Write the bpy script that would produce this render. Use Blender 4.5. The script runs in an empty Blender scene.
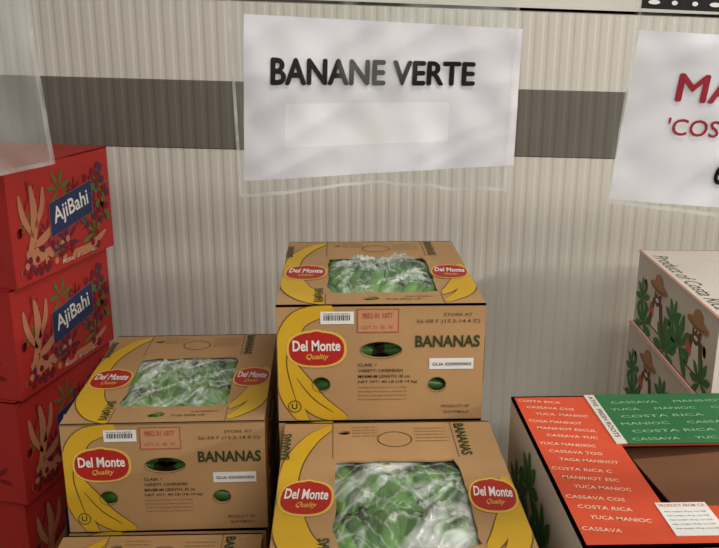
import bpy, math, random
from mathutils import Vector, Matrix, noise
sc=bpy.context.scene
sc.view_settings.view_transform='Standard'
COL=sc.collection

# ---------------- materials ----------------
def lin(c): return tuple(((x/255)/12.92 if x/255<=.04045 else ((x/255+.055)/1.055)**2.4) for x in c)+(1,)
def mat(name,rgb,rough=.6,var=.08,scale=8,bump=0,bscale=60,spec=.3,metal=0,stretch=None):
    m=bpy.data.materials.new(name); m.use_nodes=True; nt=m.node_tree; b=nt.nodes['Principled BSDF']
    b.inputs['Roughness'].default_value=rough; b.inputs['Metallic'].default_value=metal
    b.inputs['Specular IOR Level'].default_value=spec
    tc=nt.nodes.new('ShaderNodeTexCoord'); mp=nt.nodes.new('ShaderNodeMapping')
    nt.links.new(tc.outputs['Object'],mp.inputs[0])
    if stretch: mp.inputs['Scale'].default_value=stretch
    n=nt.nodes.new('ShaderNodeTexNoise'); n.inputs['Scale'].default_value=scale; n.inputs['Detail'].default_value=5
    nt.links.new(mp.outputs[0],n.inputs['Vector'])
    r=nt.nodes.new('ShaderNodeValToRGB'); c=lin(rgb)
    r.color_ramp.elements[0].position=.3; r.color_ramp.elements[1].position=.7
    r.color_ramp.elements[0].color=tuple(x*(1-var) for x in c[:3])+(1,)
    r.color_ramp.elements[1].color=tuple(min(1,x*(1+var)) for x in c[:3])+(1,)
    nt.links.new(n.outputs[0],r.inputs[0]); nt.links.new(r.outputs[0],b.inputs['Base Color'])
    if bump:
        n2=nt.nodes.new('ShaderNodeTexNoise'); n2.inputs['Scale'].default_value=bscale; n2.inputs['Detail'].default_value=6
        nt.links.new(mp.outputs[0],n2.inputs['Vector'])
        bp=nt.nodes.new('ShaderNodeBump'); bp.inputs['Strength'].default_value=bump; bp.inputs['Distance'].default_value=.003
        nt.links.new(n2.outputs[0],bp.inputs['Height']); nt.links.new(bp.outputs[0],b.inputs['Normal'])
    return m
def film(name,base,hi,scale,white=(235,240,240),stretch=(1,1,1),rough=.15,sharp=14,patch=.35,bumpd=.004,rot=0,p0=.52,p1=.68,cross=0):
    m=bpy.data.materials.new(name); m.use_nodes=True; nt=m.node_tree; nt.nodes.clear(); N=nt.nodes.new; L=nt.links.new
    out=N('ShaderNodeOutputMaterial'); tr=N('ShaderNodeBsdfTransparent'); tr.inputs[0].default_value=(.97,.98,.98,1)
    pr=N('ShaderNodeBsdfPrincipled'); pr.inputs['Base Color'].default_value=lin(white); pr.inputs['Roughness'].default_value=rough
    pr.inputs['Specular IOR Level'].default_value=.7
    mx=N('ShaderNodeMixShader'); tc=N('ShaderNodeTexCoord'); oi=N('ShaderNodeObjectInfo')
    def M(op,a,b=None):
        n=N('ShaderNodeMath'); n.operation=op
        for i,x in enumerate((a,b)):
            if x is None: continue
            if isinstance(x,(int,float)): n.inputs[i].default_value=x
            else: L(x,n.inputs[i])
        return n.outputs[0]
    def coords(rt,st):
        a=N('ShaderNodeMapping'); a.inputs['Rotation'].default_value=(0,0,rt); c=N('ShaderNodeMapping'); c.inputs['Scale'].default_value=st
        ad=N('ShaderNodeVectorMath'); ad.operation='ADD'
        L(tc.outputs['Object'],a.inputs[0]); L(a.outputs[0],c.inputs[0]); L(c.outputs[0],ad.inputs[0]); L(oi.outputs['Location'],ad.inputs[1]); return ad.outputs[0]
    def ridges(v,s,k):
        n=N('ShaderNodeTexNoise'); n.inputs['Scale'].default_value=s; n.inputs['Detail'].default_value=2; n.inputs['Distortion'].default_value=.5
        L(v,n.inputs['Vector'])
        return n,M('MAXIMUM',M('SUBTRACT',1.0,M('MULTIPLY',M('ABSOLUTE',M('SUBTRACT',n.outputs[0],.5)),k)),0)
    v=coords(rot,stretch)
    n,ridge=ridges(v,scale,sharp)
    if cross:
        n3,rd=ridges(coords(rot+1.7,stretch),scale*1.3,sharp*1.6)
        ridge=M('ADD',ridge,M('MULTIPLY',rd,cross))
    n2=N('ShaderNodeTexNoise'); n2.inputs['Scale'].default_value=scale*.45; n2.inputs['Detail'].default_value=2
    L(v,n2.inputs['Vector'])
    mr=N('ShaderNodeMapRange'); mr.inputs[1].default_value=p0; mr.inputs[2].default_value=p1; mr.inputs[3].default_value=0; mr.inputs[4].default_value=patch
    L(n2.outputs[0],mr.inputs[0])
    fac=M('MINIMUM',M('ADD',M('ADD',M('MULTIPLY',ridge,hi),mr.outputs[0]),base),.92)
    L(fac,mx.inputs[0])
    bp=N('ShaderNodeBump'); bp.inputs['Strength'].default_value=.8; bp.inputs['Distance'].default_value=bumpd
    L(n.outputs[0],bp.inputs['Height']); L(bp.outputs[0],pr.inputs['Normal'])
    L(tr.outputs[0],mx.inputs[1]); L(pr.outputs[0],mx.inputs[2]); L(mx.outputs[0],out.inputs[0])
    return m
KR=mat('kraft_cardboard',(178,141,98),.72,.12,4,.35,26)
KRD=mat('kraft_inner',(140,104,70),.85,.1,8)
YEL=mat('ink_yellow',(208,166,40),.5,.07)
BRN=mat('ink_brown',(104,78,32),.7,.05)
RED=mat('ink_red',(176,38,34),.45,.04)
GOLD=mat('ink_gold',(222,184,84),.5,.04)
WHT=mat('ink_white',(232,230,226),.5,.02)
BLK=mat('ink_black',(24,22,22),.6,.02)
DKG=mat('ink_dark_green',(54,66,32),.6,.03)
TXT=mat('ink_text',(92,72,46),.7,.03)
STP=mat('ink_stamp',(176,80,60),.7,.05)
STK=mat('kraft_light',(190,142,104),.7,.05)
BG1=mat('banana_green',(100,154,62),.3,.25,18,spec=.5)
BG2=mat('banana_green_dark',(68,122,44),.3,.25,18,spec=.5)
TIP=mat('banana_tip',(52,50,24),.7,.1)
FILM=film('bag_film',.08,.45,19,white=(226,234,228),stretch=(1,.25,1),patch=.85,rot=.75,sharp=16,p0=.50,p1=.63,rough=.2,cross=.6)
LABEL=mat('label_white',(232,232,230),.45,.02)

# ---------------- builder ----------------
_txt={}
def tmesh(s,bold):
    k=(s,bold)
    if k in _txt: return _txt[k]
    cu=bpy.data.curves.new('t','FONT'); cu.body=s; cu.offset=bold; cu.resolution_u=3
    o=bpy.data.objects.new('t',cu); COL.objects.link(o); dg=bpy.context.evaluated_depsgraph_get()
    me=bpy.data.meshes.new_from_object(o.evaluated_get(dg))
    v=[tuple(x.co) for x in me.vertices]; f=[tuple(p.vertices) for p in me.polygons]
    bpy.data.objects.remove(o); bpy.data.curves.remove(cu); bpy.data.meshes.remove(me)
    xs=[p[0] for p in v]; ys=[p[1] for p in v]
    x0,x1,y0,y1=min(xs),max(xs),min(ys),max(ys)
    v=[((a-x0)/(x1-x0),(b-y0)/(y1-y0)) for a,b,_ in v]
    _txt[k]=(v,f); return _txt[k]
def frame(X,Y,O):
    X=Vector(X);Y=Vector(Y);Z=X.cross(Y); M=Matrix((X,Y,Z)).transposed().to_4x4(); M.translation=Vector(O); return M
class B:
    def __init__(s): s.v=[];s.f=[];s.m=[];s.s=[];s.mats=[]
    def mi(s,m):
        if m not in s.mats: s.mats.append(m)
        return s.mats.index(m)
    def add(s,v,f,m,M=None,sm=False):
        o=len(s.v); i=s.mi(m)
        for p in v:
            p=Vector(p); s.v.append(M@p if M is not None else p)
        for q in f: s.f.append([a+o for a in q]); s.m.append(i); s.s.append(sm)
    def poly(s,pts,m,F,off=.0008): s.add([(a,b,off) for a,b in pts],[list(range(len(pts)))],m,F)
    def rect(s,x0,y0,x1,y1,m,F,off=.0008): s.poly([(x0,y0),(x1,y0),(x1,y1),(x0,y1)],m,F,off)
    def ell(s,cx,cy,rx,ry,m,F,off=.0008,n=28,p=2.0,rot=0):
        pts=[]
        for i in range(n):
            t=2*math.pi*i/n; c,d=math.cos(t),math.sin(t)
            a=rx*math.copysign(abs(c)**(2/p),c); b=ry*math.copysign(abs(d)**(2/p),d)
            pts.append((cx+a*math.cos(rot)-b*math.sin(rot),cy+a*math.sin(rot)+b*math.cos(rot)))
        s.poly(pts,m,F,off)
    def ring(s,cx,cy,rx,ry,w,m,F,off=.0008,n=32):
        v=[];f=[]
        for i in range(n):
            t=2*math.pi*i/n
            v+=[(cx+rx*math.cos(t),cy+ry*math.sin(t),off),(cx+(rx-w)*math.cos(t),cy+(ry-w)*math.sin(t),off)]
        for i in range(n):
            j=(i+1)%n; f.append([2*i,2*j,2*j+1,2*i+1])
        s.add(v,f,m,F)
    def outline(s,x0,y0,x1,y1,w,m,F,off=.0008):
        s.rect(x0,y0,x1,y0+w,m,F,off);s.rect(x0,y1-w,x1,y1,m,F,off);s.rect(x0,y0+w,x0+w,y1-w,m,F,off);s.rect(x1-w,y0+w,x1,y1-w,m,F,off)
    def band(s,P,w,m,F,off=.0008,lim=None,n=26,taper=True):
        P=[Vector((a,b)) for a,b in P]; Q=[]
        PP=[2*P[0]-P[1]]+P+[2*P[-1]-P[-2]]
        for k in range(n+1):
            t=k/n*(len(P)-1); i=min(int(t),len(P)-2); u=t-i
            a,b,c,d=PP[i:i+4]
            Q.append(.5*((2*b)+(c-a)*u+(2*a-5*b+4*c-d)*u*u+(3*b-a-3*c+d)*u**3))
        v=[];f=[]
        for k,q in enumerate(Q):
            t=(Q[min(k+1,n)]-Q[max(k-1,0)]).normalized(); nn=Vector((-t.y,t.x))
            h=w/2*((math.sin(math.pi*(.06+.88*k/n)))**.6 if taper else 1)
            for sg in(1,-1):
                p=q+nn*h*sg
                if lim: p=Vector((min(max(p.x,lim[0]),lim[2]),min(max(p.y,lim[1]),lim[3])))
                v.append((p.x,p.y,off))
            if k: f.append([2*k-2,2*k-1,2*k+1,2*k])
        s.add(v,f,m,F)
    def text(s,t,m,F,x,y,w,h,rot=0,off=.0014,bold=.01,cv=None,shear=0):
        v,f=tmesh(t,bold); c,d=math.cos(rot),math.sin(rot); o=[]
        for a,b in v:
            a=a*w+b*h*shear;b*=h
            p=(x+a*c-b*d,y+a*d+b*c)
            o.append(cv(*p) if cv else (p[0],p[1],off))
        s.add(o,f,m,None if cv else F)
    def box(s,a,b,m,M=None):
        x0,y0,z0=a;x1,y1,z1=b
        v=[(x0,y0,z0),(x1,y0,z0),(x1,y1,z0),(x0,y1,z0),(x0,y0,z1),(x1,y0,z1),(x1,y1,z1),(x0,y1,z1)]
        s.add(v,[(0,3,2,1),(4,5,6,7),(0,1,5,4),(1,2,6,5),(2,3,7,6),(3,0,4,7)],m,M)
    def panel(s,out,holes,th,m,F):
        cu=bpy.data.curves.new('p','CURVE'); cu.dimensions='2D'; cu.fill_mode='BOTH'; cu.extrude=th/2
        for L in [out]+holes:
            sp=cu.splines.new('POLY'); sp.points.add(len(L)-1); sp.use_cyclic_u=True
            for i,(a,b) in enumerate(L): sp.points[i].co=(a,b,0,1)
        o=bpy.data.objects.new('p',cu); COL.objects.link(o); dg=bpy.context.evaluated_depsgraph_get()
        me=bpy.data.meshes.new_from_object(o.evaluated_get(dg))
        v=[(x.co.x,x.co.y,x.co.z-th/2) for x in me.vertices]; f=[tuple(p.vertices) for p in me.polygons]
        bpy.data.objects.remove(o); bpy.data.curves.remove(cu); bpy.data.meshes.remove(me)
        s.add(v,f,m,F)
    def tube(s,pts,rad,m,M=None,n=8,tip=None,tipn=1):
        pts=[Vector(p) for p in pts]; v=[];fa=[];fb=[]
        up=Vector((.13,.21,.97))
        for k,p in enumerate(pts):
            t=(pts[min(k+1,len(pts)-1)]-pts[max(k-1,0)]).normalized()
            a=t.cross(up).normalized(); b=t.cross(a)
            for i in range(n):
                an=2*math.pi*i/n; v.append(p+(a*math.cos(an)+b*math.sin(an))*rad[k])
        K=len(pts)
        for k in range(K-1):
            for i in range(n):
                j=(i+1)%n; q=[k*n+i,k*n+j,(k+1)*n+j,(k+1)*n+i]
                (fb if (k<tipn or k>=K-1-tipn) and tip else fa).append(q)
        fb.append(list(range(n))[::-1]); fb.append([(K-1)*n+i for i in range(n)])
        o=len(s.v)
        s.add(v,fa,m,M,True)
        if fb:
            i0=s.mi(tip or m)
            for q in fb: s.f.append([a+o for a in q]); s.m.append(i0); s.s.append(True)
    def mesh(s,name):
        me=bpy.data.meshes.new(name); me.from_pydata([tuple(p) for p in s.v],[],s.f)
        for m in s.mats: me.materials.append(m)
        me.polygons.foreach_set('material_index',s.m); me.polygons.foreach_set('use_smooth',s.s); me.update()
        return me
def obj(name,me,loc=(0,0,0),rz=0,parent=None):
    o=bpy.data.objects.new(name,me); o.location=loc; o.rotation_euler=(0,0,math.radians(rz)); COL.objects.link(o)
    if parent: o.parent=parent
    return o
def circ(cx,cy,rx,ry,n=20): return [(cx+rx*math.cos(2*math.pi*i/n),cy+ry*math.sin(2*math.pi*i/n)) for i in range(n)]

# ---------------- banana box ----------------
W,D,H=.40,.497,.2395
def banana(b,M,L=.17,r=.018,curv=1.5,m=BG1):
    pts=[];rad=[];n=11
    for k in range(n):
        t=k/(n-1)-.5; a=t*curv; R=L/curv
        pts.append((R*math.sin(a),0,R*(math.cos(a)-1)))
        rad.append(r*(.28 if k==0 else .36 if k==1 else .8 if k==2 else .25 if k==n-1 else .62 if k==n-2 else 1.0))
    b.tube(pts,rad,m,M,8,TIP,1)
def logo(b,F,x,y,w,off=.001,rot=0,asp=.62):
    h=w*asp
    b.ell(x,y,w*.52,h*.55,GOLD,F,off,p=2.5,rot=rot); b.ell(x,y,w*.475,h*.49,RED,F,off+.0005,p=2.5,rot=rot)
    c,d=math.cos(rot),math.sin(rot)
    def P(a,bb): return x+a*c-bb*d, y+a*d+bb*c
    p=P(0,h*.46); b.ell(p[0],p[1],w*.14,h*.12,GOLD,F,off+.0002,rot=rot)
    p=P(0,h*.44); b.ell(p[0],p[1],w*.11,h*.08,RED,F,off+.0006,rot=rot)
    p=P(-w*.41,-h*.06); b.text('Del Monte',WHT,F,p[0],p[1],w*.82,h*.32,rot,off+.001,.025)
    p=P(-w*.20,-h*.34); b.text('Quality',GOLD,F,p[0],p[1],w*.38,h*.2,rot,off+.001,.01,shear=.3)
def side_art(b,F,w,h):
    X=lambda f:(f-.5)*w
    Y=lambda f:h*(1-f)
    lim=(-w/2+.001,.001,w/2-.001,h-.001)
    for off,m,e in((.0006,BRN,.005),(.001,YEL,0)):
        b.band([(X(.27),Y(.03)),(X(.10),Y(.13)),(X(.035),Y(.42)),(X(.055),Y(.76)),(X(.14),Y(1.05))],.042+e,m,F,off,lim)
        b.band([(X(.03),Y(.44)),(X(.10),Y(.66)),(X(.19),Y(.86)),(X(.33),Y(1.0))],.046+e,m,F,off+.0001,lim)
    b.band([(X(.075),Y(.25)),(X(.045),Y(.5)),(X(.09),Y(.85))],.0025,BRN,F,.0014,lim)
    b.band([(X(.09),Y(.62)),(X(.17),Y(.80)),(X(.27),Y(.93))],.0025,BRN,F,.0014,lim)
    logo(b,F,X(.19),Y(.37),.112,.0017)
    b.rect(X(.21),Y(.16),X(.37),Y(.055),LABEL,F,.0012)
    rnd=random.Random(3); x=X(.225)
    while x<X(.355):
        ww=rnd.choice((.0008,.0014,.002)); b.rect(x,Y(.13),x+ww,Y(.085),BLK,F,.0016); x+=ww+rnd.choice((.0012,.002))
    b.text('PACKED FOR EXPORT',BLK,F,X(.225),Y(.08),.05,.0028,0,.0016,0)
    b.rect(X(.385),Y(.235),X(.585),Y(.035),STK,F,.0008); b.outline(X(.385),Y(.235),X(.585),Y(.035),.0018,STP,F,.0012)
    b.text('9852 01 1077',STP,F,X(.41),Y(.115),.058,.011,0,.0014,.015)
    b.text('LOT 21  05  74',STP,F,X(.41),Y(.205),.058,.007,0,.0014,.0)
    b.text('BANANAS',DKG,F,X(.665),Y(.365),.125,.0245,0,.0014,.028)
    b.text('STORE AT',TXT,F,X(.80),Y(.10),.055,.006,0,.0014,.005)
    b.text('56-58 F (13.3-14.4 C)',TXT,F,X(.67),Y(.165),.122,.009,0,.0014,.005)
    for i,t in enumerate(['CLASE: 1','VARIETY: CAVENDISH','MINIMUM LENGTH: 20 cm','NET WT: 40 LB (18.14 kg)']):
        b.text(t,BLK,F,X(.39),Y(.525+.05*i),.0048*len(t) if i else .035,.0062,0,.0014,.012)
    for i,t in enumerate(['Distributed by Fresh Produce N.A. Inc. Coral Gables','EN PL. Banany. Kraj pochodzenia: Gwatemala. SK','DE. Bananen. Ursprungsland. Herkunft. FR. Bananes','Produce of Guatemala. www.freshproduce.com']):
        b.text(t,TXT,F,X(.39),Y(.72+.035*i),.095,.0042,0,.0014,0)
    b.text('PRODUCT OF',TXT,F,X(.80),Y(.895),.055,.006,0,.0014,.01); b.text('GUATEMALA',TXT,F,X(.81),Y(.945),.05,.006,0,.0014,.01)
    b.rect(X(.735),Y(.555),X(.95),Y(.46),LABEL,F,.0012); b.text('GUA 0200003002',BLK,F,X(.75),Y(.525),.076,.0065,0,.0016,.015)
    b.ring(X(.08),Y(.87),.013,.013,.0018,DKG,F,.0018); b.text('U',DKG,F,X(.065),Y(.895),.011,.012,0,.0018,.02)
def banana_box(seed,bag=True,puff=1.0):
    rnd=random.Random(seed); b=B(); t=.004
    Ff=frame((1,0,0),(0,0,1),(0,-D/2,0)); Fb=frame((-1,0,0),(0,0,1),(0,D/2,0))
    Fr=frame((0,1,0),(0,0,1),(W/2,0,0)); Fl=frame((0,-1,0),(0,0,1),(-W/2,0,0)); Ft=frame((1,0,0),(0,1,0),(0,0,H))
    X=lambda f,w:(f-.5)*w
    Y=lambda f:H*(1-f)
    for F,w in((Ff,W),(Fb,W)):
        holes=[circ(X(.50,w),Y(.385),.04,.0165),circ(X(.21,w),Y(.68),.017,.015),circ(X(.775,w),Y(.69),.017,.015)]
        b.panel([(-w/2,0),(w/2,0),(w/2,H),(-w/2,H)],holes,t,KR,F)
        for (cx,cy,rx,ry) in ((X(.50,w),Y(.385),.04,.0165),(X(.21,w),Y(.68),.017,.015),(X(.775,w),Y(.69),.017,.015)):
            b.ring(cx,cy,rx+.0012,ry+.0012,.0012,BRN,F,.002)
    for F in(Fr,Fl):
        w=D-2*t
        b.panel([(-w/2,0),(w/2,0),(w/2,H-.0001),(-w/2,H-.0001)],[circ(0,Y(.385),.045,.017),circ(X(.2,w),Y(.7),.014,.014),circ(X(.8,w),Y(.7),.014,.014)],t,KR,F)
    for F,w in((Ff,W),(Fb,W),(Fr,D),(Fl,D)): side_art(b,F,w,H)
    ox0,ox1,oy0,oy1=-.103,.118,-.173,.098
    P=[]
    def edge(p,q,n):
        for k in range(n):
            u=k/n; x=p[0]+(q[0]-p[0])*u; y=p[1]+(q[1]-p[1])*u
            w_=.006*noise.noise(Vector((x*25+seed,y*25,seed)))
            P.append((x+w_,y+w_))
    r=.008
    edge((ox0+r,oy0),(ox1-r,oy0),10);edge((ox1,oy0+r),(ox1,oy1-r),12);edge((ox1-r,oy1),(ox0+r,oy1),10);edge((ox0,oy1-r),(ox0,oy0+r),12)
    b.panel([(-W/2,-D/2),(W/2,-D/2),(W/2,D/2),(-W/2,D/2)],[P,circ(-.085,.205,.012,.009),circ(-0.02,-.210,.018,.013)],t,KR,Ft)
    b.box((-W/2+t,-D/2+t,0),(W/2-t,D/2-t,.004),KRD)
    b.box((-W/2+t,-D/2+t,H-.078),(W/2-t,D/2-t,H-.075),KRD)
    for xx in(ox0-.004,ox1+.003):
        b.rect(xx,-D/2,xx+.0014,oy0-.006,TXT,Ft,.0005); b.rect(xx,oy1+.006,xx+.0014,D/2,TXT,Ft,.0005)
    limL=(-W/2+.001,-D/2+.001,ox0-.006,D/2-.001); limR=(ox1+.006,-D/2+.001,W/2-.001,D/2-.001)
    for off,m,e in((.0006,BRN,.005),(.001,YEL,0)):
        b.band([(-.10,.236),(-.145,.18),(-.178,.08),(-.183,-.05),(-.18,-.14)],.034+e,m,Ft,off,limL)
        b.band([(-.188,-.02),(-.178,-.13),(-.145,-.205),(-.105,-.245)],.042+e,m,Ft,off+.0001,limL)
        b.band([(-.165,-.06),(-.150,-.14),(-.105,-.205)],.026+e,m,Ft,off+.00015,limL)
        b.band([(.125,-.236),(.172,-.17),(.190,-.07),(.188,.03)],.036+e,m,Ft,off,limR)
        b.band([(.122,-.19),(.150,-.14),(.168,-.07)],.026+e,m,Ft,off+.0001,limR)
    logo(b,Ft,-.150,-.03,.088,.0018,math.radians(-4),1.15); logo(b,Ft,.159,-.03,.078,.0018,math.radians(-6),1.25)
    b.text('BANANAS',DKG,Ft,ox0-.008,-.235,.09,.018,math.pi/2,.0018,.02)
    b.text('BANANAS',DKG,Ft,ox1+.010,.235,.125,.020,-math.pi/2,.0018,.02)
    b.text('BANANAS',DKG,Ft,-.184,.10,.1,.016,math.pi/2,.0018,.02)
    b.ring(.01,.175,.033,.031,.0022,TXT,Ft)
    for i in range(5):
        b.text('Keep from freezing. Handle with care',TXT,Ft,.05,.215-.013*i,.06,.006,0,.001,.005)
    for i in range(4): b.text('Guatemala  Cavendish  18 kg net',TXT,Ft,-.07,.222-.012*i,.05,.0055,0,.001,.005)
    b.text('DO NOT STORE BELOW 13 C',TXT,Ft,.05,-.205,.055,.007,0,.001,.01); b.text('THIS SIDE UP',TXT,Ft,.01,-.222,.07,.009,0,.001,.01)
    for (cx,cy,base,n) in ((-.05,.045,80,6),(.06,.05,95,6),(-.055,-.10,100,6),(.055,-.095,78,6),(0,-.02,5,5)):
        for i in range(n):
            a=math.radians(base+rnd.uniform(-6,6)+(i-n/2)*5)
            dx=(i-(n-1)/2)*.026; ba=math.radians(base)
            p=Vector((cx-dx*math.sin(ba)+rnd.uniform(-.004,.004),cy+dx*math.cos(ba),H-.028+rnd.uniform(-.006,.006)-(.012 if n==5 else 0)))
            M=Matrix.Translation(p)@Matrix.Rotation(a,4,'Z')@Matrix.Rotation(rnd.uniform(-.35,.35),4,'X')@Matrix.Rotation(rnd.uniform(-.08,.08),4,'Y')
            banana(b,M,rnd.uniform(.14,.17),rnd.uniform(.018,.021),rnd.uniform(.8,1.2),rnd.choice((BG1,BG1,BG2)))
    for y in(-D/2+.032,D/2-.032):
        for z in(.065,.10,.135,.155):
            for x in(-.09,.08):
                M=Matrix.Translation((x+rnd.uniform(-.01,.01),y,z))@Matrix.Rotation(rnd.uniform(-.1,.1),4,'Y')
                banana(b,M,.165,.0185,.6,BG2)
    if bag:
        nx,ny=80,96; v=[];f=[]
        ca,sa=math.cos(.75),math.sin(.75)
        for j in range(ny+1):
            for i in range(nx+1):
                u,w_=i/nx,j/ny; x=ox0-.012+(ox1-ox0+.024)*u; y=oy0-.012+(oy1-oy0+.024)*w_
                dm=min(1,6*max(0,u-.05)*max(0,.95-u)*1.15)*min(1,6*max(0,w_-.05)*max(0,.95-w_)*1.15)
                xr=x*ca-y*sa; yr=x*sa+y*ca
                r1=1-abs(noise.noise(Vector((xr*20+seed*7,yr*6,seed))))*2.4
                r2=1-abs(noise.noise(Vector((xr*55+seed,yr*16,3+seed))))*2.6
                r3=1-abs(noise.noise(Vector((yr*45+seed,xr*14,8+seed))))*3.0
                z=H-.0090+dm*puff*(.009+.016*max(0,r1)**2+.008*max(0,r2)**2+.007*max(0,r3)**2)
                v.append((x,y,z))
        for j in range(ny):
            for i in range(nx):
                a=j*(nx+1)+i; f.append((a,a+1,a+nx+2,a+nx+1))
        b.add(v,f,FILM,None,True)
    return b.mesh('banana_box')
bm_=[banana_box(1,True,1.1),banana_box(5),banana_box(9),banana_box(2,False)]
def put(k,x0,y0,ztop,rz=0):
    obj('banana_box',bm_[k],(x0+W/2,y0+D/2,ztop-H),rz)
ZT=[1.103,.8625,.622,.3815]
put(0,-.1145,1.512,ZT[0])
put(1,-.102,1.006,ZT[1])
put(2,-.548,1.512,ZT[1],1.0)
put(1,-.553,1.000,ZT[2])
for z in ZT[1:]: put(3,-.1145,1.512,z)
for z in ZT[2:]: put(3,-.102,1.006,z)
for z in ZT[2:]: put(3,-.548,1.512,z)
put(3,-.553,1.000,ZT[3])

# ---------------- pallets ----------------
WOOD=mat('pallet_wood',(170,135,92),.8,.2,5,.3,40,stretch=(1,8,8))
def pallet(x0,y0,x1,y1,z0,h,name='wooden_pallet'):
    b=B(); n=6; w=(y1-y0)
    for i in range(n):
        a=y0+w*i/n+.01; b.box((x0,a,z0+h-.02),(x1,a+w/n-.02,z0+h-.001),WOOD)
    for i in range(3):
        a=x0+(x1-x0-.08)*i/2
        b.box((a,y0,z0+h-.04),(a+.08,y1,z0+h-.02),WOOD)
        for j in range(3):
            c=y0+(y1-y0-.1)*j/2; b.box((a,c,z0+.02),(a+.08,c+.1,z0+h-.04),WOOD)
        b.box((a,y0,z0),(a+.08,y1,z0+.02),WOOD)
    obj(name,b.mesh(name))
pallet(-.56,.995,.30,2.02,0,.1415)

# ---------------- red vegetable boxes ----------------
RB=mat('red_board',(170,42,38),.6,.08,5,.25,30)
RBD=mat('red_ink_dark',(120,24,30),.6,.05)
BLU=mat('ink_blue',(38,50,92),.5,.04); PUR=mat('ink_purple',(88,36,66),.6,.06)
GRN=mat('ink_leaf_green',(88,108,50),.6,.08); TAN=mat('ink_tan',(184,120,88),.6,.08)
RH=.2605; RL=.415; RW=.32
def leaf(b,F,x,y,r,m,off=.0012,rot=0,n=5,fat=.24):
    for k in range(n):
        a=rot+(k-(n-1)/2)*2*math.pi/(n+2)+math.pi/2
        P=[]
        for s_,q in((0,0),(.35,fat*.6),(.65,fat),(.85,fat*.6),(1,0),(.85,-fat*.6),(.65,-fat),(.35,-fat*.6)):
            P.append((x+r*(s_*math.cos(a)-q*.5*math.sin(a)),y+r*(s_*math.sin(a)+q*.5*math.cos(a))))
        # clip at the bottom edge of the board
        C=[]; e=.002
        for i in range(len(P)):
            p,q_=P[i],P[(i+1)%len(P)]
            if p[1]>=e: C.append(p)
            if (p[1]>=e)!=(q_[1]>=e):
                tt=(e-p[1])/(q_[1]-p[1]); C.append((p[0]+(q_[0]-p[0])*tt,e))
        if len(C)>=3: b.poly(C,m,F,off+k*.00006)
def red_box():
    b=B(); rnd=random.Random(4)
    Fr=frame((0,1,0),(0,0,1),(RW/2,0,0)); Fl=frame((0,-1,0),(0,0,1),(-RW/2,0,0))
    Ff=frame((1,0,0),(0,0,1),(0,-RL/2,0)); Fb=frame((-1,0,0),(0,0,1),(0,RL/2,0))
    t=.004
    for F,w,hs in((Ff,RW,[circ(.0,RH*.62,.035,.014)]),(Fb,RW,[circ(0,RH*.62,.035,.014)]),(Fr,RL-2*t,[circ(-.175,RH*.45,.012,.012),circ(.165,RH*.45,.012,.012)]),(Fl,RL-2*t,[circ(-.165,RH*.45,.012,.012)])):
        b.panel([(-w/2,0),(w/2,0),(w/2,RH),(-w/2,RH)],hs,t,RB,F)
    for x0,x1 in((-RW/2,-.0015),(.0015,RW/2)):
        b.box((x0,-RL/2,RH-.004),(x1,RL/2,RH+.0003),RB)
    b.box((-RW/2+t,-RL/2+t,0),(RW/2-t,RL/2-t,.004),KRD); b.box((-RW/2+.01,-RL/2+.01,.01),(RW/2-.01,RL/2-.01,RH-.02),RBD)
    for F,w in((Fr,RL),(Fl,RL)):
        for P,ww in(([(-.16,.05),(-.13,.10),(-.12,.16),(-.125,.215)],.026),([(-.13,.10),(-.16,.15),(-.17,.2)],.018),([(-.12,.12),(-.09,.16),(-.08,.205)],.018),([(-.13,.08),(-.09,.09),(-.055,.11)],.022),([(-.15,.06),(-.11,.05),(-.07,.06)],.024)):
            b.band(P,ww+.003,RBD,F,.0008); b.band(P,ww,TAN,F,.0012)
        for i in range(40):
            b.ell(rnd.uniform(-.18,.02),rnd.uniform(.015,.07),.008,.008,rnd.choice((PUR,RBD,TAN,RBD)),F,.0014+i*.00002)
        for i in range(20):
            leaf(b,F,rnd.uniform(-.16,.155),rnd.uniform(.035,.2),rnd.uniform(.02,.035),rnd.choice((RBD,RBD,GRN,PUR)),.0007,rnd.uniform(-2,2))
        leaf(b,F,-.02,.19,.050,GRN,.0012,.5); leaf(b,F,.145,.17,.05,GRN,.0012,-.6); leaf(b,F,.12,.055,.06,GRN,.0012,.9); leaf(b,F,.0,.06,.05,PUR,.0013,0)
        for i in range(40):
            b.ell(rnd.uniform(.09,.19),rnd.uniform(.02,.22),.010,.010,rnd.choice((PUR,RBD,RBD,GRN)),F,.0016+i*.00002)
        b.band([(.02,.03),(.09,.025),(.17,.05)],.02,TAN,F,.0022)
        R=.14; c,s_=math.cos(R),math.sin(R)
        def q(a,bb): return (.025+a*c-bb*s_, .135+a*s_+bb*c)
        b.poly([q(-.099,-.039),q(.087,-.039),q(.102,.041),q(-.084,.041)],TAN,F,.0024); b.poly([q(-.097,-.038),q(.086,-.038),q(.100,.040),q(-.083,.040)],BLU,F,.0028)
        p=q(-.076,-.024); b.text('AjiBahi',WHT,F,p[0],p[1],.15,.050,R,.0034,.015)
        b.text('PRODUCT OF COSTA RICA',WHT,F,-.03,.012,.15,.009,0,.002,.0)
    for F in(Ff,Fb):
        b.text('AjiBahi',RBD,F,-.08,.19,.16,.04,0,.001,.02)
        leaf(b,F,-.08,.06,.05,RBD); leaf(b,F,.08,.06,.05,RBD)
    return b.mesh('vegetable_box')
rb=red_box()
ang=-math.degrees(math.atan2(.11,.40))
def redput(ztop,far=(-.580,2.17),a=ang):
    R=Matrix.Rotation(math.radians(a),3,'Z'); c=Vector((far[0],far[1],0))-R@Vector((RW/2,RL/2,0))
    obj('vegetable_box',rb,(c.x,c.y,ztop-RH-.0005),a)
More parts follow.
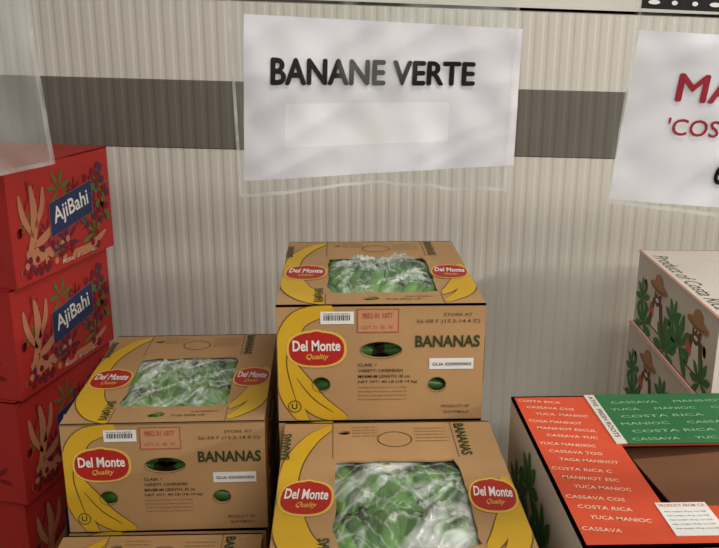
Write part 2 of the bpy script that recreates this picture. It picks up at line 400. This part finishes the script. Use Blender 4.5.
redput(1.320,(-.586,2.17)); redput(1.058,(-.606,2.165),ang+.6); redput(.796,(-.618,2.16),ang+.3); redput(.534,(-.620,2.165),ang-1)
pallet(-1.04,1.70,-.62,2.30,0,.272,'tall_wooden_pallet')

# ---------------- white vegetable crates (right, back) ----------------
WB=mat('white_board',(216,210,202),.6,.05,5,.2,30); PNK=mat('ink_salmon',(206,100,70),.6,.05)
LG=mat('ink_bright_green',(58,126,60),.6,.1); HAT=mat('ink_hat',(176,128,84),.6,.06); SKN=mat('ink_face',(112,72,50),.6,.05)
EH=.1995; EL=.56; EW=.40
def white_box():
    b=B(); t=.004
    Fr=frame((0,1,0),(0,0,1),(EW/2,0,0)); Fl=frame((0,-1,0),(0,0,1),(-EW/2,0,0))
    Ff=frame((1,0,0),(0,0,1),(0,-EL/2,0)); Fb=frame((-1,0,0),(0,0,1),(0,EL/2,0)); Ft=frame((1,0,0),(0,1,0),(0,0,EH))
    hs=[circ(-.205,EH*.62,.016,.017),circ(.215,EH*.5,.014,.015),circ(0.02,EH*.32,.03,.013)]
    for F,w,h_ in((Fl,EL-2*t,hs),(Fr,EL-2*t,hs),(Ff,EW,[circ(0,EH*.6,.035,.014)]),(Fb,EW,[circ(0,EH*.6,.035,.014)])):
        b.panel([(-w/2,0),(w/2,0),(w/2,EH-.003),(-w/2,EH-.003)],h_,t,WB,F)
    b.box((-EW/2-.002,-EL/2-.002,EH-.004),(EW/2+.002,EL/2+.002,EH),WB)
    b.box((-EW/2+.012,-EL/2+.012,.005),(EW/2-.012,EL/2-.012,EH-.01),KRD)
    b.outline(-EW/2-.001,-EL/2-.001,EW/2+.001,EL/2+.001,.0035,PNK,Ft,.0004)
    b.text('Product of Costa Rica',TXT,Ft,-EW/2+.014,.22,.44,.036,-math.pi/2,.0004,.002,shear=.25)
    for F,w in((Fl,EL),(Fr,EL)):
        b.rect(-w/2,0,w/2,.004,PNK,F,.0006)
        for cx in(-.10,.17):
            b.poly([(cx-.065,.035),(cx+.065,.035),(cx+.033,.115),(cx-.033,.115)],SKN,F,.0010)
            b.poly([(cx-.035,.04),(cx+.035,.04),(cx+.014,.11),(cx-.014,.11)],WHT,F,.0013)
            b.poly([(cx-.06,.075),(cx-.02,.065),(cx-.02,.085),(cx-.05,.1)],PNK,F,.0015)
            b.ell(cx,.127,.025,.027,SKN,F,.0016)
            b.ell(cx,.148,.064,.013,HAT,F,.0019); b.ell(cx,.163,.028,.019,HAT,F,.0020); b.ell(cx,.116,.012,.005,WHT,F,.0020)
            b.band([(cx-.055,.148),(cx,.140),(cx+.055,.148)],.003,BRN,F,.0023)
            for k in(-1,1): b.ell(cx+k*.009,.132,.004,.003,WHT,F,.0021)
        for x,y,r,ro in((-.215,.085,.058,.2),(-.195,.020,.068,-.3),(-.02,.015,.085,.2),(.07,.06,.085,-.2),(.02,.10,.06,.5),(.215,.03,.06,.2)):
            leaf(b,F,x,y,r,LG,.0012,ro,7,.33)
    return b.mesh('cassava_carton')
wb=white_box()
def wput(ztop,a,far):
    R=Matrix.Rotation(math.radians(a),3,'Z'); c=Vector((far[0],far[1],0))-R@Vector((-EW/2,EL/2,0))
    obj('cassava_carton',wb,(c.x,c.y,ztop-EH-.0005),a)
wput(1.04,-3.3,(.813,2.15)); wput(.84,-3.0,(.803,2.15)); wput(.64,-3.3,(.81,2.152)); wput(.44,-3.3,(.81,2.15))
pallet(.80,1.60,1.20,2.15,0,.238,'block_pallet')

# ---------------- orange / green cassava box ----------------
ORG=mat('ink_orange_red',(212,78,46),.5,.05,6,.15,30); GR2=mat('ink_deep_green',(38,106,62),.5,.06,6,.15,30)
LGT=mat('ink_pale',(240,210,184),.6,.02); PG=mat('ink_pale_green',(146,192,148),.6,.02)
INB=mat('inner_flap_brown',(122,84,58),.8,.08,8)
ROOT=mat('cassava_root',(92,64,42),.85,.3,25,.8,60)
CH=.2555; CW=.50; CD=.50
def cassava_box():
    b=B(); t=.005; rnd=random.Random(2)
    Fr=frame((0,1,0),(0,0,1),(CW/2,0,0)); Fl=frame((0,-1,0),(0,0,1),(-CW/2,0,0))
    Ff=frame((1,0,0),(0,0,1),(0,-CD/2,0)); Fb=frame((-1,0,0),(0,0,1),(0,CD/2,0)); Ft=frame((1,0,0),(0,1,0),(0,0,CH))
    hs=[circ(-.14,CH*.55,.016,.02),circ(.14,CH*.55,.016,.02)]
    for F,w in((Fl,CD-2*t),(Fr,CD-2*t),(Ff,CW),(Fb,CW)):
        b.panel([(-w/2,0),(w/2,0),(w/2,CH),(-w/2,CH)],hs,t,WB,F)
        for x,y,r,ro in((-.15,.09,.08,.3),(-.05,.05,.09,-.3),(.04,.11,.08,.2),(.13,.05,.09,-.2),(.17,.13,.06,.4),(-.07,.16,.07,.1)):
            leaf(b,F,x,y,r,LG,.0012,ro,7,.36)
    oy=(-.15,.05); ox=(-.10,.19)
    b.panel([(-CW/2,-CD/2),(CW/2,-CD/2),(CW/2,CD/2),(-CW/2,CD/2)],[[(ox[0],oy[0]),(ox[1],oy[0]),(ox[1],oy[1]),(ox[0],oy[1])]],t,ORG,Ft)
    b.box((-CW/2+t,-CD/2+t,0),(CW/2-t,CD/2-t,.005),KRD)
    b.box((-CW/2+.01,-CD/2+.01,CH-.09),(CW/2-.01,CD/2-.01,CH-.085),KRD)
    v=[(-.055,-.20,CH-.030),(.20,-.20,CH-.008),(.20,.10,CH-.008),(-.075,.10,CH-.036)]
    b.add(v+[(a,c,d-.004) for a,c,d in v],[(0,1,2,3),(7,6,5,4),(0,3,7,4)],INB)
    b.box((-.088,oy[1]-.004,CH+.0004),(CW/2,CD/2,CH+.0022),GR2)
    b.box((-.108,oy[1]-.002,CH+.0004),(-.0885,CD/2-.002,CH+.0024),WB)
    b.text('ATHS  FRESH ROOTS',DKG,frame((1,0,0),(0,1,0),(0,0,CH+.0024)),-.102,.24,.17,.009,-math.pi/2,.0004,.01)
    Fg=frame((1,0,0),(0,1,0),(0,0,CH+.0022))
    g=['CASSAVA     YUCA     COSTA RICA','COSTA RICA     MANIHOT','MANIOC     CASSAVA     YUCA','COSTA RICA     CASSAVA','YUCA     MANIOC     COSTA RICA','CASSAVA     MANIHOT     YUCA']
    for i,tx in enumerate(g):
        b.text(tx,PG,Fg,-.075+.01*(i%2),.056+.030*i,.31,.0100,.03,.0004,.0)
    words=['COSTA RICA','CASSAVA COS','YUCA  MANIOC','TOGA MANIHOT','MANIHOT ESCUL','CASSAVA YUC','YUCA MANDIOC','CASSAVA TOG','TAGA MANIHOT','COSTA RICA C','MANIHOT ESC','YUCA MANIOC','CASSAVA COS','COSTA RICA','YUCA MANIOC','CASSAVA','COSTA RICA','MANIHOT']
    for i,tx in enumerate(words):
        y=.226-.029*i
        if y<-.235: break
        b.text(tx,LGT,Ft,-.241+.010*(i%3),y,.0080*len(tx),.0096,-.16,.0006,.004)
        if y<-.185:
            b.text('CASSAVA   COSTA RICA   YUCA   MANIOC',LGT,Ft,-.10,y-.012,.33,.0096,-.03,.0006,.0)
    b.box((-.112,-.228,CH+.0004),(-.035,-.142,CH+.0015),LABEL)
    b.text('PRODUCT FROM C.R.',ORG,Ft,-.108,-.154,.07,.007,0,.0018,.01)
    for i in range(5): b.text('Net weight 18 kg  Lot 228',TXT,Ft,-.106,-.17-.011*i,.062,.0045,0,.0018,.0)
    for i in range(9):
        p=Vector((-.14+.04*i,-.04+rnd.uniform(-.02,.02),CH-.068+rnd.uniform(-.004,.004)))
        a=rnd.uniform(-.3,.3); pts=[];rad=[]
        for k in range(9):
            u=k/8-.5; pts.append((p.x+math.sin(a)*u*.2+.008*math.sin(u*6+i),p.y+math.cos(a)*u*.24,p.z)); rad.append(.017*(1-abs(u*1.7)**3)+.003)
        b.tube(pts,rad,ROOT,None,9)
    return b.mesh('cassava_box')
cb=cassava_box()
for k in range(3): obj('cassava_box',cb,(.341+CW/2,1.003+CD/2,.914-.2585*k-CH-.0006*1),0)
pallet(.35,1.005,.845,1.50,0,.1395)

# ---------------- room ----------------
PAN=mat('panel_white',(210,206,197),.45,.04,2.5,spec=.4)
STR=mat('rail_shadow_grey',(108,103,95),.5,.06,4)
WY=2.40
b=B(); x=-3.2; pts=[]
per=.0365
while x<3.4:
    pts+=[(x,0),(x+.016,0),(x+.0225,.0019),(x+.030,.0019)]; x+=per
v=[];f=[]
for a,d in pts: v+=[(a,WY+d,0),(a,WY+d,3.0)]
for i in range(len(pts)-1): f.append((2*i,2*i+2,2*i+3,2*i+1))
b.add(v,f,PAN); b.box((-3.2,WY+.004,0),(3.4,WY+.10,3.0),PAN)
obj('wall_back',b.mesh('wall_back'))
b=B(); b.box((3.4,-3,0),(3.5,WY+.1,3.0),PAN); obj('wall_right',b.mesh('wall_right'))
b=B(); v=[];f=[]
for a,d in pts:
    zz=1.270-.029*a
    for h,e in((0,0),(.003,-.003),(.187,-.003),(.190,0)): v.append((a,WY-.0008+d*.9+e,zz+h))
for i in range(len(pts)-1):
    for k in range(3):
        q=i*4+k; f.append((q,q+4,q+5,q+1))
b.add(v,f,STR); obj('rail_shadow_band_1',b.mesh('rail_shadow_band_1'))  # grey strip paints in the sign rail's shadow across the wall
FL=mat('concrete_floor',(128,124,118),.7,.15,3,.2,30)
b=B(); b.box((-3.2,-3,-.05),(3.5,WY+.1,0),FL); obj('floor',b.mesh('floor'))
CE=mat('ceiling_white',(205,203,198),.7,.03)
b=B(); b.box((-3.2,-3,3.0),(3.5,WY+.1,3.05),CE); obj('ceiling',b.mesh('ceiling'))

# ---------------- signs ----------------
PAP=mat('sign_paper',(229,226,232),.5,.02,4); PAP2=mat('sign_label_patch',(240,238,240),.45,.01)
SRED=mat('sign_red',(156,12,40),.6,.02); SBK=mat('sign_black',(8,7,12),.9,.02,spec=.0)
SLV=film('sleeve_plastic',.015,.14,5,stretch=(1,1,.5),white=(225,225,220),rough=.1,sharp=18,patch=.10,bumpd=.014)
SLVE=film('sleeve_seam',.26,.25,9,white=(225,225,220),rough=.2)
def surf(c,Y0,amp,seed):
    TL,TR,BR,BL=[Vector(p) for p in c]
    def g(u,v,off=0):
        p=TL*(1-u)*(1-v)+TR*u*(1-v)+BR*u*v+BL*(1-u)*v
        d=noise.noise(Vector((p.x*9+seed,p.y*6,seed)))*amp+.35*amp*noise.noise(Vector((p.x*22+seed,p.y*20+p.x*10,seed+2)))
        d+=.9*amp*(abs(noise.noise(Vector((p.x*13-p.y*18,p.y*9+seed,seed+5)))))
        return (p.x,Y0+d-off,p.y)
    return g
def sheet(b,g,m,off,nx=60,ny=40,dip=0,seam=False,patch=None):
    v=[];f=[];fe=[];fp=[]
    for j in range(ny+1):
        for i in range(nx+1):
            u=i/nx;w=j/ny; p=list(g(u,w,off))
            if dip and w>.8: p[2]+= (w-.8)/.2*dip*(.9*math.sin(math.pi*u)**2+.5*noise.noise(Vector((u*7,2,1))))
            v.append(p)
    for j in range(ny):
        for i in range(nx):
            a=j*(nx+1)+i; q=(a,a+nx+1,a+nx+2,a+1)
            if patch and patch[0]<(i+.5)/nx<patch[1] and patch[2]<(j+.5)/ny<patch[3]: fp.append(q); continue
            (fe if seam and (i==0 or i==nx-1 or j==ny-1) else f).append(q)
    b.add(v,f,m,None,True)
    o=len(b.v)-len(v)
    for L,mm in((fe,SLVE),(fp,PAP2)):
        if L:
            k=b.mi(mm)
            for q in L: b.f.append([a+o for a in q]); b.m.append(k); b.s.append(True)
def stext(b,g,t,m,u,w,uw,wh,bold,off=.0011,fat=0):
    for k,(a0,c0) in enumerate(((0,0),(fat,0),(-fat,0),(0,fat*1.6),(0,-fat*1.6)) if fat else ((0,0),)):
        b.text(t,m,None,u+a0,-w+c0,uw,wh,0,0,bold,cv=lambda a,c:g(a,-c,off+k*.00002))
root=bpy.data.objects.new('hanging_sign',None); COL.objects.link(root)
g=surf([(-.094,1.618),(.200,1.603),(.197,1.4585),(-.1005,1.442)],.92,.006,1)
b=B(); sheet(b,g,PAP,0,patch=(.15,.75,.52,.80))
stext(b,g,'BANANE VERTE',SBK,.10,.405,.735,.155,.0,fat=.0038)
obj('paper',b.mesh('paper'),parent=root)
g=surf([(-.112,1.70),(.197,1.685),(.189,1.431),(-.1055,1.4245)],.92,.006,1)
b=B(); sheet(b,g,SLV,.0055,90,70,dip=.012,seam=True); sheet(b,g,SLV,-.0045,64,52,dip=.02); obj('plastic_sleeve',b.mesh('plastic_sleeve'),parent=root)
root=bpy.data.objects.new('hanging_sign',None); COL.objects.link(root)
g=surf([(.318,1.602),(.612,1.585),(.590,1.400),(.3006,1.423)],.90,.005,7)
b=B(); sheet(b,g,PAP,0)
stext(b,g,'MANIOC',SRED,.175,.385,.66,.155,0,fat=.0035); stext(b,g,"'COSTA RICA'",SRED,.165,.585,.57,.10,0,fat=.0008)
stext(b,g,"6,50 $ / KG",SBK,.385,.88,.45,.16,0,fat=.003)
obj('paper',b.mesh('paper'),parent=root)
g=surf([(.316,1.665),(.622,1.650),(.600,1.380),(.2985,1.42)],.90,.005,7)
b=B(); sheet(b,g,SLV,.0055,80,60,seam=True); sheet(b,g,SLV,-.0045,50,44)
obj('plastic_sleeve',b.mesh('plastic_sleeve'),parent=root)
b=B(); RM=Matrix.Translation((.312,.885,1.627))@Matrix.Rotation(math.radians(2.5),4,'Y')
b.box((0,-.002,-.004),(.31,0,.014),BLK,RM)
Fs=RM@frame((1,0,0),(0,0,1),(0,-.002,0))
for i in range(14): b.ell(.012+.021*i,.0025,.003 if i%3 else .006,.0022,WHT,Fs,.0006)
obj('punched_strip',b.mesh('punched_strip'),parent=root)
root=bpy.data.objects.new('empty_sign_sleeve',None); COL.objects.link(root)
g=surf([(-.62,1.70),(-.318,1.685),(-.307,1.461),(-.60,1.40)],.92,.008,4)
SLV2=film('sleeve_plastic_hazy',.34,.15,5,stretch=(1,1,.4),white=(210,210,204),rough=.25,sharp=12,patch=.12,bumpd=.01)
b=B(); sheet(b,g,SLV2,.0035,60,50); sheet(b,g,SLV,-.0035,60,50,seam=True); obj('plastic_sleeve',b.mesh('plastic_sleeve'),parent=root)
RAIL=mat('rail_metal',(214,210,200),.35,.05,3,metal=.0)
b=B(); M=Matrix.Translation((0,.945,1.629))@Matrix.Rotation(math.radians(1.9),4,'Y')
b.box((-1.6,.0,.0),(1.6,.003,.10),RAIL,M); b.box((-1.6,.0,.0),(1.6,.03,.003),RAIL,M); b.box((-1.6,.0,.097),(1.6,.03,.10),RAIL,M)
for x in(-1.4,1.4): b.box((x,.01,.1),(x+.01,.02,1.33),RAIL,Matrix.Translation((0,.945,1.633)))
obj('sign_rail',b.mesh('sign_rail'))

# ---------------- lights ----------------
TUBE=bpy.data.materials.new('tube_glow'); TUBE.use_nodes=True
TUBE.node_tree.nodes['Principled BSDF'].inputs['Emission Color'].default_value=(1,.97,.9,1); TUBE.node_tree.nodes['Principled BSDF'].inputs['Emission Strength'].default_value=3
LC=(1,.958,.89)
def lamp(x,y,pw,sx,sy):
    b=B(); b.box((x-sx/2-.02,y-sy/2-.02,2.95),(x+sx/2+.02,y+sy/2+.02,2.999),CE); b.box((x-sx/2,y-sy/2,2.94),(x+sx/2,y+sy/2,2.951),TUBE)
    obj('ceiling_light',b.mesh('ceiling_light'))
    L=bpy.data.lights.new('area','AREA'); L.shape='RECTANGLE'; L.size=sx; L.size_y=sy; L.energy=pw; L.color=LC
    o=bpy.data.objects.new('area_lamp',L); o.location=(x,y,2.93); COL.objects.link(o)
lamp(.7,.6,25,1.3,.22); lamp(.9,-2.0,68,1.4,.5)  # second lamp is an added front fill, brightening the sign papers
b=B(); b.box((3.34,-.5,1.95),(3.40,.7,2.15),CE); b.box((3.325,-.45,1.98),(3.341,.65,2.12),TUBE); obj('added_wall_light',b.mesh('added_wall_light'))  # unseen low key from the right; fixture added to shade the left box front
L=bpy.data.lights.new('area','AREA'); L.shape='RECTANGLE'; L.size=.14; L.size_y=1.1; L.energy=54; L.color=LC
o=bpy.data.objects.new('added_wall_area_lamp',L); o.location=(3.31,.1,2.05); o.rotation_euler=(0,math.radians(75),0); COL.objects.link(o)
w=bpy.data.worlds.new('w'); sc.world=w; w.use_nodes=True
w.node_tree.nodes['Background'].inputs[0].default_value=(1,.975,.94,1); w.node_tree.nodes['Background'].inputs[1].default_value=.30

cam=bpy.data.cameras.new('camera'); cam.lens=42.0; cam.sensor_width=36
co=bpy.data.objects.new('camera',cam); co.location=(0,0,1.6); co.rotation_euler=(math.radians(73.9),0,math.radians(-1.67)); COL.objects.link(co); sc.camera=co
